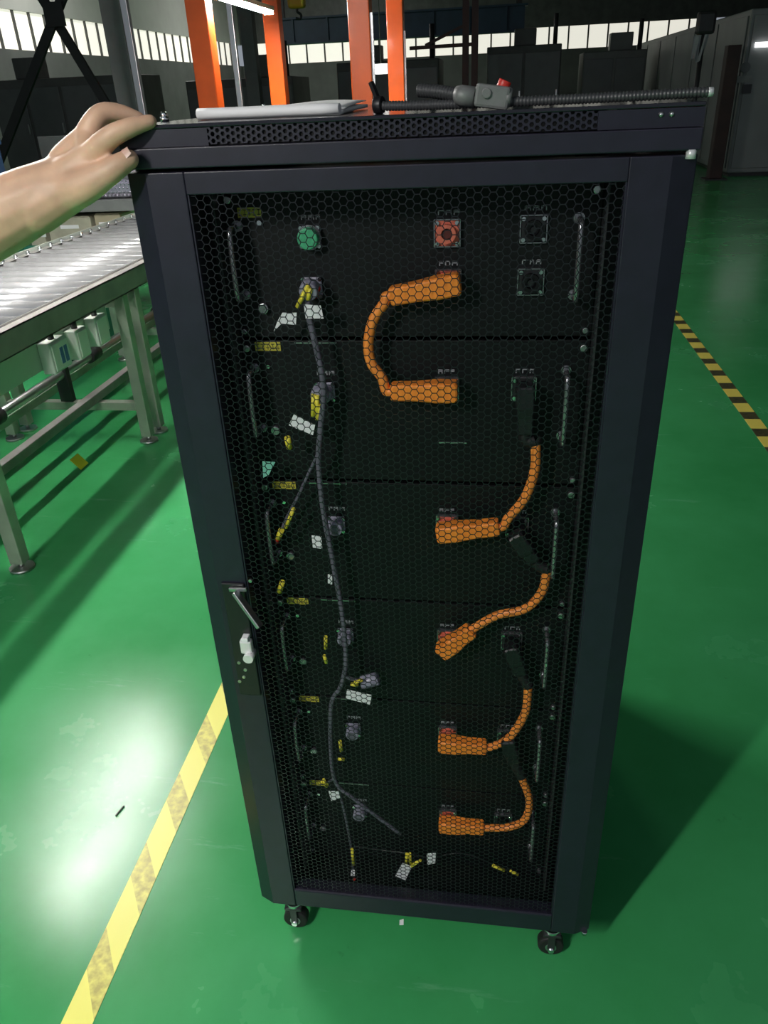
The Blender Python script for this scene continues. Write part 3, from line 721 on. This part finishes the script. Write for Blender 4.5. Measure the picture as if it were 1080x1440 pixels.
lamp(1.93, 'white tube lamp above the near end of the conveyor')
lamp(-1.75, 'white tube lamp hung from the roof behind the camera', 'roof-hung tube lamps', x=-0.75, L_=1.08, zh=7.0, rz=-0.652)
lamp(4.95, 'short unseen lamp added in front of the orange gantry to brighten it', 'roof-hung tube lamps', x=-0.80, z=2.36, L_=0.24, zh=7.0)  # added lamp, out of view, brightens the fronts of the orange posts
bt = part('lamp_track', MB().box(-1.73, -1.67, -4.2, 8.7, 2.62, 2.67), ALU); tag(bt, 'aluminium track carrying the conveyor lamps', 'track')

# unseen high-bay lamps, added in the left aisle to brighten the wall
ADDED_HIGHBAY = mat('lit_added_highbay', (1.0, 0.98, 0.95), 0.5, emit=80.0)
def added_highbay(x, y, label):
    r = root('added_highbay_lamp', (x, y, 6.3), label, 'lamp', 'unseen high-bay lamps added under the roof')
    part('reflector', MB().rings([(x, y, 6.30), (x, y, 6.45), (x, y, 6.52)], [0.34, 0.22, 0.10], 24), HOUSING, r)
    part('disc', MB().cyl((x, y, 6.285), (x, y, 6.298), 0.30, 24), ADDED_HIGHBAY, r)
    part('stem', MB().cyl((x, y, 6.52), (x, y, 7.0), 0.03, 10), STEEL, r)
added_highbay(-8.8, 21.0, 'added unseen high-bay lamp nearer in the left aisle')
added_highbay(-7.5, 33.0, 'added unseen high-bay lamp far down the left aisle')

# ------------------------------------------------------------------ orange gantry frame
gx0, gx1, gy0, gy1, gw = -2.03, -0.725, 6.2, 8.5, 0.085
gf = root('gantry', ((gx0+gx1)/2, (gy0+gy1)/2, 0), 'bright orange four-post machine frame behind the cabinet', 'frame')
for x in (gx0, gx1):
    for y in (gy0, gy1):
        p = part('post', MB().box(x-gw, x+gw, y-gw, y+gw, 0.012, 2.95), ORANGE_POST, gf, bevel=0.008)
        part('base_plate', MB().box(x-0.14, x+0.14, y-0.14, y+0.14, 0, 0.012), ORANGE_POST, p)
for y in (gy0, gy1): part('top_beam', MB().box(gx0+gw, gx1-gw, y-0.07, y+0.07, 2.78, 2.93), ORANGE_POST, gf)
for x in (gx0, gx1): part('top_beam', MB().box(x-0.07, x+0.07, gy0+gw, gy1-gw, 2.78, 2.93), ORANGE_POST, gf)
part('guide_strip', MB().box(gx1+gw, gx1+gw+0.02, gy0-0.05, gy0-0.02, 0.5, 1.95), ALU, gf)
part('guide_strip', MB().box(gx1+gw, gx1+gw+0.02, gy1-0.05, gy1-0.02, 0.5, 1.95), ALU, gf)
sg = at(536, 97, Y=7.6)
sb = part('sign_board', MB().box(sg.x-0.062, sg.x+0.062, 7.59, 7.60, sg.z-0.042, sg.z+0.042), STRIP); tag(sb, 'small glowing white sign between the right orange posts', 'sign')
part('hanger', MB().cyl((sg.x, 7.595, sg.z+0.042), (sg.x, 7.595, 7.0), 0.005, 6), DARKSTEEL, sb)

# building columns and aluminium posts
def post(name, pxs, pys, Y, w, d, h, m, label, cat, group=None):
    p = at(pxs, pys, Y=Y)
    r = root(name, (p.x, Y, 0), label, cat, group)
    part('shaft', MB().box(p.x-w/2, p.x+w/2, Y-d/2, Y+d/2, 0.02, h), m, r, bevel=0.006)
    part('foot_plate', MB().box(p.x-w, p.x+w, Y-d, Y+d, 0, 0.02), m, r)
    return r
post('building_column', 172, 75, 9.0, 0.24, 0.24, 6.95, COLUMN, 'grey steel building column behind the hand', 'column')
post('building_column', 354, 90, 15.0, 0.24, 0.22, 6.95, COLUMN, 'slim grey building column between the left orange posts', 'column')
post('aluminium_post', 187, 75, 8.7, 0.075, 0.075, 3.6, ALU, 'shiny aluminium post beside the grey column', 'post')
post('aluminium_post', 331, 80, 9.2, 0.065, 0.065, 2.6, ALU, 'thin aluminium post right of the leftmost orange post', 'post')
# cross brace on the left
xb = root('cross_brace', at(75, 25, Y=11.5), 'dark steel cross brace in front of the left daylight strip', 'brace')
for a_, b_, o in (((96, -25), (-6, 239), 0.0), ((44, -28), (198, 226), 0.09)):
    part('brace_bar', MB().bar(at(*a_, Y=11.5+o), at(*b_, Y=11.5+o), 0.13, 0.06, (0,1,0)), DARKSTEEL, xb)
part('gusset', MB().cbox(at(76, 20, Y=11.44), (0.30, 0.02, 0.30)), DARKSTEEL, xb)

# crane girder and hoist
a_, b_ = at(392, 60, Y=30), at(737, 44, Y=30); za, zc = at(450, 58, Y=30).z, at(450, 26, Y=30).z
gd = root('crane_girder', ((a_.x+b_.x)/2, 30, za), 'dark blue crane girder below the roof in the distance', 'crane')
part('girder', MB().box(a_.x, b_.x, 29.8, 30.2, za, zc), CRANE, gd)
part('flange', MB().box(a_.x-0.1, b_.x+0.1, 29.7, 30.3, za-0.06, za), CRANE, gd)
part('flange', MB().box(a_.x-0.1, b_.x+0.1, 29.7, 30.3, zc, zc+0.06), CRANE, gd)
for k in range(7): x = a_.x+(b_.x-a_.x)*(k+0.5)/7; part('stiffener', MB().box(x-0.03, x+0.03, 29.72, 29.8, za, zc), CRANE, gd)
for k in (0, 1): x = a_.x+0.2 if k == 0 else b_.x-0.2; part('hanger', MB().box(x-0.1, x+0.1, 29.9, 30.1, zc+0.06, 7.0), DARKSTEEL, gd)
hk = at(417, 2, Y=12.5)
hr = root('hoist_block', hk, 'yellow hoist block hanging above the papers', 'hoist')
part('block_body', MB().cbox(hk+V3((0,0,0.03)), (0.26, 0.18, 0.24)), HOOKY, hr, bevel=0.05, seg=3)
part('hook', MB().rings(smooth_path([hk+V3(q) for q in ((0,0,-0.09),(0,0,-0.13),(0.05,0,-0.17),(0.03,0,-0.22),(-0.03,0,-0.21))], 5), [0.018]*21, 10), DARKSTEEL, hr)
for s in (-1, 1): part('rope', MB().cyl(hk+V3((s*0.07,0,0.14)), V3((hk.x+s*0.07, hk.y, 6.98)), 0.012, 8), DARKSTEEL, hr)

# ------------------------------------------------------------------ machines in the hall
def machine(name, x0, x1, y0, y1, h, m, label, seed, lamp_=False, red=False):
    rnd = random.Random(seed)
    r = root(name, ((x0+x1)/2, (y0+y1)/2, 0), label, 'machine')
    part('plinth', MB().box(x0+0.05, x1-0.05, y0+0.05, y1-0.05, 0, 0.12), DARKSTEEL, r)
    part('body', MB().box(x0, x1, y0, y1, 0.12, h), m, r, bevel=0.02)
    n = max(2, int((x1-x0)/0.7)); w = (x1-x0)/n
    for k in range(n):
        d_ = part('door_panel', MB().box(x0+k*w+0.03, x0+(k+1)*w-0.03, y0-0.02, y0, 0.25, h-0.15), MACH_PANEL if m is not MACH_PANEL else MACH_B, r, bevel=0.006)
        part('handle', MB().box(x0+(k+1)*w-0.09, x0+(k+1)*w-0.06, y0-0.05, y0-0.02, h*0.5, h*0.5+0.18), STEEL, d_)
    c = x0+(x1-x0)*rnd.uniform(0.2, 0.7)
    part('top_unit', MB().box(c-0.25, c+0.25, y0+0.1, y0+0.5, h, h+rnd.uniform(0.15, 0.4)), m, r, bevel=0.02)
    part('pipe', MB().cyl((x1-0.15, y0+0.2, h), (x1-0.15, y0+0.2, h+0.6), 0.05, 12), DARKSTEEL, r)
    return r
machine('press_machine', -9.5, -6.6, 15.0, 16.5, 1.9, MACH_A, 'dark press machine behind the hand at the left', 1)
machine('milling_machine', -5.9, -3.7, 16.0, 17.5, 1.75, MACH_A, 'dark machine seen between the orange posts', 2)
machine('lathe_machine', -3.0, -0.9, 17.0, 18.4, 1.95, MACH_A, 'dark machine behind the papers on the cabinet', 3)
machine('packing_machine', 0.0, 1.7, 20.0, 21.5, 2.2, MACH_A, 'dark machine behind the red-capped plug', 5)
machine('assembly_machine', 2.2, 3.6, 20.0, 21.2, 2.0, MACH_B, 'dim grey machine left of the hanging cloth', 6)
machine('dryer_machine', 5.7, 6.9, 28.0, 29.0, 2.3, MACH_A, 'tall dim machine far back at the right', 7)
# maroon trestle
mr = root('maroon_trestle', at(660, 128, Y=16), 'dark maroon steel trestle with a diagonal strut in the background', 'trestle')
p1, p2 = at(655, 60, Y=16), at(668, 60, Y=16)
for p in (p1, p2): part('upright', MB().box(p.x-0.06, p.x+0.06, 15.9, 16.02, 0, p.z+0.9), MACH_R, mr)
part('strut', MB().bar(at(598, 64, Y=15.97), at(656, 34, Y=15.97), 0.05, 0.05, (0,1,0)), MACH_R, mr)
part('arm', MB().bar(at(576, 68, Y=15.97), at(668, 62, Y=15.97), 0.06, 0.06, (0,1,0)), MACH_R, mr)
# large grey enclosure on the right
x0, y0, h = 3.92, 12.9, 2.23
en = root('machine_enclosure', (5.4, 18, 0), 'large grey machine enclosure at the right edge behind the cabinet', 'machine')
GREYENC = mat('enclosure_grey', (0.20, 0.215, 0.215), 0.42, var=0.1, scale=2)
part('plinth', MB().box(x0+0.04, 6.96, y0+0.04, 24, 0, 0.05), DARKSTEEL, en)
part('body', MB().box(x0, 7.0, y0, 24, 0.05, h), GREYENC, en, bevel=0.02)
for k in range(3): part('front_door', MB().box(x0+0.05+k*1.0, x0+1.0+k*1.0, y0-0.02, y0, 0.12, h-0.08), GREYENC, en, bevel=0.006)
for k in range(6): part('side_door', MB().box(x0-0.02, x0, y0+0.1+k*1.8, y0+1.8+k*1.8, 0.12, h-0.08), GREYENC, en, bevel=0.006)
g = at(1048, 95, Y=y0-0.03); part('gauge', MB().cyl((g.x, y0-0.05, g.z), (g.x, y0-0.02, g.z), 0.07, 18), COLUMN, en)
g = at(1047, 112, Y=y0-0.03); part('name_plate', MB().box(g.x-0.12, g.x+0.10, y0-0.026, y0-0.02, g.z-0.04, g.z+0.05), BENCH, en)
g = at(1050, 125, Y=y0-0.03); part('switch_box', MB().box(g.x-0.06, g.x+0.06, y0-0.06, y0-0.02, g.z-0.06, g.z+0.06), PLASTIC, en)
g = at(1062, 63, Y=y0-0.05)
sl = root('white_strip', (g.x+0.3, y0-0.05, g.z), 'bright white strip on the grey enclosure at the right edge', 'lamp')  # emissive white strip set on the enclosure front
part('tube', MB().box(g.x, g.x+0.6, y0-0.07, y0-0.04, g.z-0.035, g.z+0.030), STRIP, sl)
part('bracket', MB().box(g.x+0.05, g.x+0.55, y0-0.04, y0-0.018, g.z-0.02, g.z+0.02), HOUSING, sl)
b_ = at(1016, 250, Z=0.0)
rp = root('dark_post', (3.66, 12.6, 0), 'dark rust-stained post in front of the grey enclosure', 'post')
part('shaft', MB().box(3.57, 3.76, 12.5, 12.7, 0.02, 1.78), mat('rusty_dark', (0.030, 0.014, 0.011), 0.6, var=0.4, scale=4), rp, bevel=0.01)
part('foot_plate', MB().box(3.50, 3.83, 12.42, 12.78, 0, 0.02), DARKSTEEL, rp)
# hanging cloth on a dark bracket
cw = [at(976, 50, Y=12.2), at(998, 48, Y=12.2), at(994, 70, Y=12.2), at(987, 87, Y=12.2), at(972, 84, Y=12.2)]
hc = root('hanging_cloth', cw[0], 'pale grey cloth hanging from a dark bracket far right', 'cloth')
def cloth():
    n, mrows = 12, 8; vs = []; fs = []
    tl, tr, bl, br = cw[0], cw[1], cw[4], cw[3]
    for lay in (0, 1):
        for j in range(mrows+1):
            for i in range(n+1):
                u, v = i/n, j/mrows; p = (tl*(1-u)+tr*u)*(1-v)+(bl*(1-u)+br*u)*v
                vs.append((p.x, p.y+0.03*math.sin(u*14+v)*(0.4+v)+lay*0.01, p.z+0.02*math.sin(u*9)*v))
    K = (n+1)*(mrows+1); q = lambda i, j, l: l*K+j*(n+1)+i
    for j in range(mrows):
        for i in range(n): fs += [(q(i,j,0), q(i,j+1,0), q(i+1,j+1,0), q(i+1,j,0)), (q(i,j,1), q(i+1,j,1), q(i+1,j+1,1), q(i,j+1,1))]
    return MB().add(vs, fs, True)
part('cloth_sheet', cloth(), CLOTH, hc)
c_ = at(992, 32, Y=12.2)
part('bracket', MB().box(c_.x-0.12, c_.x+0.14, 12.16, 12.26, c_.z-0.14, c_.z+0.14), DARKSTEEL, hc, bevel=0.04)
part('pole', MB().cyl((c_.x, 12.23, 0), (c_.x, 12.23, c_.z-0.1), 0.035, 12), DARKSTEEL, hc)

# ------------------------------------------------------------------ bench beyond the conveyor
YBN = 4.48
zB = at(160, 281, Y=YBN).z
wbn = root('work_bench', (-2.55, 5.1, 0), 'grey work bench beyond the roller conveyor', 'bench')
part('bench_top', MB().box(-3.25, -1.98, YBN, 5.7, zB-0.075, zB), BENCH, wbn, bevel=0.005)
for x in (-3.20, -2.03):
    for y in (YBN+0.06, 5.64): part('leg', MB().box(x-0.025, x+0.025, y-0.025, y+0.025, 0, zB-0.075), BENCH, wbn)
part('shelf', MB().box(-3.22, -2.01, YBN+0.02, 5.66, 0.43, 0.455), BENCH, wbn)
bw = root('bubble_wrap_bundle', (-2.2, 4.9, zB), 'shiny bubble wrap bundle on the bench behind the thumb', 'bubble wrap')
part('bundle', MB().box(-2.50, -1.99, YBN+0.05, 5.3, zB+0.003, zB+0.140), FOIL, bw, bevel=0.04, seg=3)
bub = MB()
for i in range(17):
    for j in range(5): bub.sphere((-2.47+i*0.028+(0.014 if j % 2 else 0), YBN+0.052, zB+0.02+j*0.024), 0.010, 6, 4, (1, 0.5, 1))
    for j in range(20): bub.sphere((-2.45+i*0.026, YBN+0.10+j*0.033, zB+0.141), 0.010, 6, 4, (1, 1, 0.5))
ob = part('bubbles', bub, FOIL, bw); ob['kind'] = 'stuff'
def carton(pa, pb, ptop, label, m=CARTON):
    y0_ = YBN+0.06; y1_ = y0_+0.42; z0_ = 0.456
    x0_, x1_, z1_ = at(pa, ptop, Y=y0_).x, at(pb, ptop, Y=y0_).x, min(at((pa+pb)/2, ptop, Y=y0_).z, zB-0.10)
    r = root('carton', ((x0_+x1_)/2, (y0_+y1_)/2, z0_), label, 'carton')
    part('box_body', MB().box(x0_, x1_, y0_, y1_, z0_, z1_), m, r, bevel=0.006)
    part('box_tape', MB().box((x0_+x1_)/2-0.07, (x0_+x1_)/2+0.07, y0_-0.0015, y0_, z1_-0.075, z1_-0.05), PAPER, r)
    part('flap', MB().box(x0_+0.01, x1_-0.01, y0_+0.01, y1_-0.01, z1_+0.0005, z1_+0.006), m, r)
carton(38, 60, 318, 'small pale carton left of the others on the bench shelf')
carton(64, 126, 306, 'wide pale carton in the middle of the bench shelf')
carton(131, 168, 300, 'tan carton nearest the cabinet on the bench shelf', mat('carton_tan', (0.50, 0.44, 0.30), 0.7, var=0.1, scale=10))
def bin_(x, y, w, d, h, z, m, label, name='plastic_bin'):
    r = root(name, (x, y, z), label, 'bin')
    part('tub', MB().box(x-w/2, x+w/2, y-d/2, y-d/2+0.015, z, z+h).box(x-w/2, x+w/2, y+d/2-0.015, y+d/2, z, z+h).box(x-w/2, x-w/2+0.015, y-d/2+0.015, y+d/2-0.015, z, z+h).box(x+w/2-0.015, x+w/2, y-d/2+0.015, y+d/2-0.015, z, z+h).box(x-w/2, x+w/2, y-d/2, y+d/2, z-0.0, z+0.015), m, r)
    part('rim', MB().box(x-w/2-0.02, x+w/2+0.02, y-d/2-0.02, y-d/2, z+h-0.04, z+h).box(x-w/2-0.02, x+w/2+0.02, y+d/2, y+d/2+0.02, z+h-0.04, z+h).box(x+w/2, x+w/2+0.02, y-d/2, y+d/2, z+h-0.04, z+h).box(x-w/2-0.02, x-w/2, y-d/2, y+d/2, z+h-0.04, z+h), m, r)
bin_(-2.42, 3.75, 0.52, 0.50, 0.62, 0.0, GREENBIN, 'dark green bin between bench and conveyor')
bin_(-5.0, 6.3, 1.0, 1.2, 1.15, 0.0, NAVY, 'dark navy bin behind the forearm at the left edge', 'storage_bin')
gp = at(82, 200, Y=7.4)
pb_ = root('grey_panel_board', (gp.x, 7.4, 0), 'grey panel board standing behind the wrist', 'board')
part('board', MB().box(gp.x-0.22, gp.x+0.30, 7.39, 7.42, 0.25, gp.z+0.06), COLUMN, pb_, bevel=0.006)
for s in (-0.2, 0.28): part('foot', MB().box(gp.x+s-0.02, gp.x+s+0.02, 7.2, 7.6, 0, 0.04).box(gp.x+s-0.02, gp.x+s+0.02, 7.38, 7.43, 0.04, 0.26), DARKSTEEL, pb_)

# ------------------------------------------------------------------ the hand on the cabinet corner
def P_(px_, py_, Y): return at(px_, py_, Y=Y)
def fused(name, chains, m, parent, voxel=0.0022, smooth_it=10):
    mb = MB()
    for pts, rads in chains:
        pp = smooth_path(pts, 5); rr = []
        for i in range(len(pp)):
            t = i/5; k = min(int(t), len(rads)-2); f_ = t-k; rr.append(rads[k]*(1-f_)+rads[k+1]*f_)
        mb.rings(pp, rr, 14)
        mb.sphere(pp[0], rr[0]*0.99, 14, 10); mb.sphere(pp[-1], rr[-1]*0.99, 14, 10)
    o = part(name, mb, m, parent, fixn=True)
    rm = o.modifiers.new('remesh', 'REMESH'); rm.mode = 'VOXEL'; rm.voxel_size = voxel; rm.use_smooth_shade = True
    sm_ = o.modifiers.new('smooth', 'SMOOTH'); sm_.iterations = smooth_it; sm_.factor = 0.5
    dg = bpy.context.evaluated_depsgraph_get(); ev = o.evaluated_get(dg)
    me = bpy.data.meshes.new_from_object(ev, depsgraph=dg)
    o.modifiers.clear(); old = o.data; o.data = me; bpy.data.meshes.remove(old)
    if not me.materials: me.materials.append(m)
    me.polygons.foreach_set('use_smooth', [True]*len(me.polygons))
    return o
wr = P_(84, 262, -0.005)
pr_ = root('person', (wr.x-0.55, -0.05, 0), 'bare forearm and hand of a person gripping the cabinet top corner', 'person')
elb = P_(-190, 394, -0.045); shd = elb + V3((-0.16, 0.02, 0.20))
fore1 = P_(40, 284, -0.012); fore2 = P_(-40, 324, -0.022)
im = P_(124, 224, -0.010); mm = P_(122, 196, 0.014)
chains = [
    ([shd, elb + V3((-0.02, 0, 0.03)), elb, fore2, fore1, wr], [0.050, 0.046, 0.045, 0.0425, 0.036, 0.0300]),
    ([elb + V3((0,0,0.002)), fore2 + V3((0,0.012,0)), fore1 + V3((0,0.014,0.004)), wr + V3((0,0.012,0.004))], [0.042, 0.038, 0.032, 0.028]),
    # palm rays
    ([fore1, wr, P_(104, 244, -0.008), im], [0.030, 0.028, 0.0225, 0.0160]),
    ([fore1, wr + V3((0,0.010,0.006)), P_(98, 228, 0.008), mm], [0.030, 0.027, 0.0215, 0.0155]),
    ([wr + V3((0,0.020,0.004)), P_(96, 236, 0.030), P_(114, 204, 0.038)], [0.024, 0.0190, 0.0140]),
    ([wr + V3((0,0.026,0)), P_(96, 250, 0.044), P_(110, 220, 0.056)], [0.022, 0.0170, 0.0120]),
    ([im, mm, P_(114, 204, 0.038), P_(110, 220, 0.056)], [0.0150, 0.0150, 0.0135, 0.011]),
    # index finger lying over the front edge
    ([im, P_(152, 195, -0.018), P_(181, 180, -0.013), P_(212, 171, -0.001)], [0.0145, 0.0117, 0.0102, 0.0074]),
    # middle finger: knuckle raised, tip on the top panel
    ([mm, P_(133, 172, 0.014), P_(147, 159, 0.020), P_(170, 159, 0.028), P_(196, 166, 0.036)], [0.0150, 0.0128, 0.0112, 0.0094, 0.0068]),
    ([P_(114, 204, 0.038), P_(134, 174, 0.048), P_(150, 163, 0.052), P_(170, 163, 0.062), P_(192, 168, 0.070)], [0.0125, 0.0108, 0.0100, 0.0086, 0.0064]),
    ([P_(110, 220, 0.056), P_(132, 186, 0.068), P_(146, 174, 0.076), P_(164, 171, 0.086), P_(178, 170, 0.092)], [0.0110, 0.0094, 0.0086, 0.0074, 0.0056]),
    # thumb pressed on the fascia
    ([fore1 + V3((0.01,-0.004,-0.004)), P_(92, 268, -0.012), P_(118, 261, -0.021), P_(146, 247, -0.026), P_(166, 233.5, -0.024), P_(182, 224, -0.0185)], [0.0300, 0.0255, 0.0195, 0.0140, 0.0124, 0.0104]),
    ([P_(108, 248, -0.012), P_(120, 240, -0.014)], [0.0190, 0.0145]),
]
hand = fused('hand_and_arm', chains, SKIN, pr_, 0.0020, 16)
hand['label'] = 'bare left hand and forearm'
def nail(c, n, t, w, l):
    """small curved nail plate"""
    c, n, t = V3(c), V3(n).normalized(), V3(t).normalized(); t = (t - n*t.dot(n)).normalized(); s_ = n.cross(t)
    vs = []; fs = []
    for j in range(5):
        for i in range(5):
            u, v = i/2-1, j/2-1
            k = 1-0.18*v*v if v > 0 else 1.0
            vs.append(c + s_*u*w*k + t*v*l + n*(-0.28*w*u*u))
    for j in range(4):
        for i in range(4): fs.append((j*5+i, j*5+i+1, (j+1)*5+i+1, (j+1)*5+i))
    return MB().add(vs, fs, True)
tv = P_(182, 223, -0.0185) - P_(166, 231.5, -0.024)
nv = V3((-0.15, -0.80, 0.58))
part('thumb_nail', nail(P_(181, 223, -0.0190) + nv.normalized()*0.0098, nv, tv, 0.0060, 0.0070), NAIL, pr_)
sl_ = part('sleeve', MB().rings([elb.lerp(shd, 0.35), elb.lerp(shd, 0.5), elb.lerp(shd, 1.0), elb.lerp(shd, 1.25)], [0.060, 0.062, 0.068, 0.070], 20), SLEEVE, pr_)
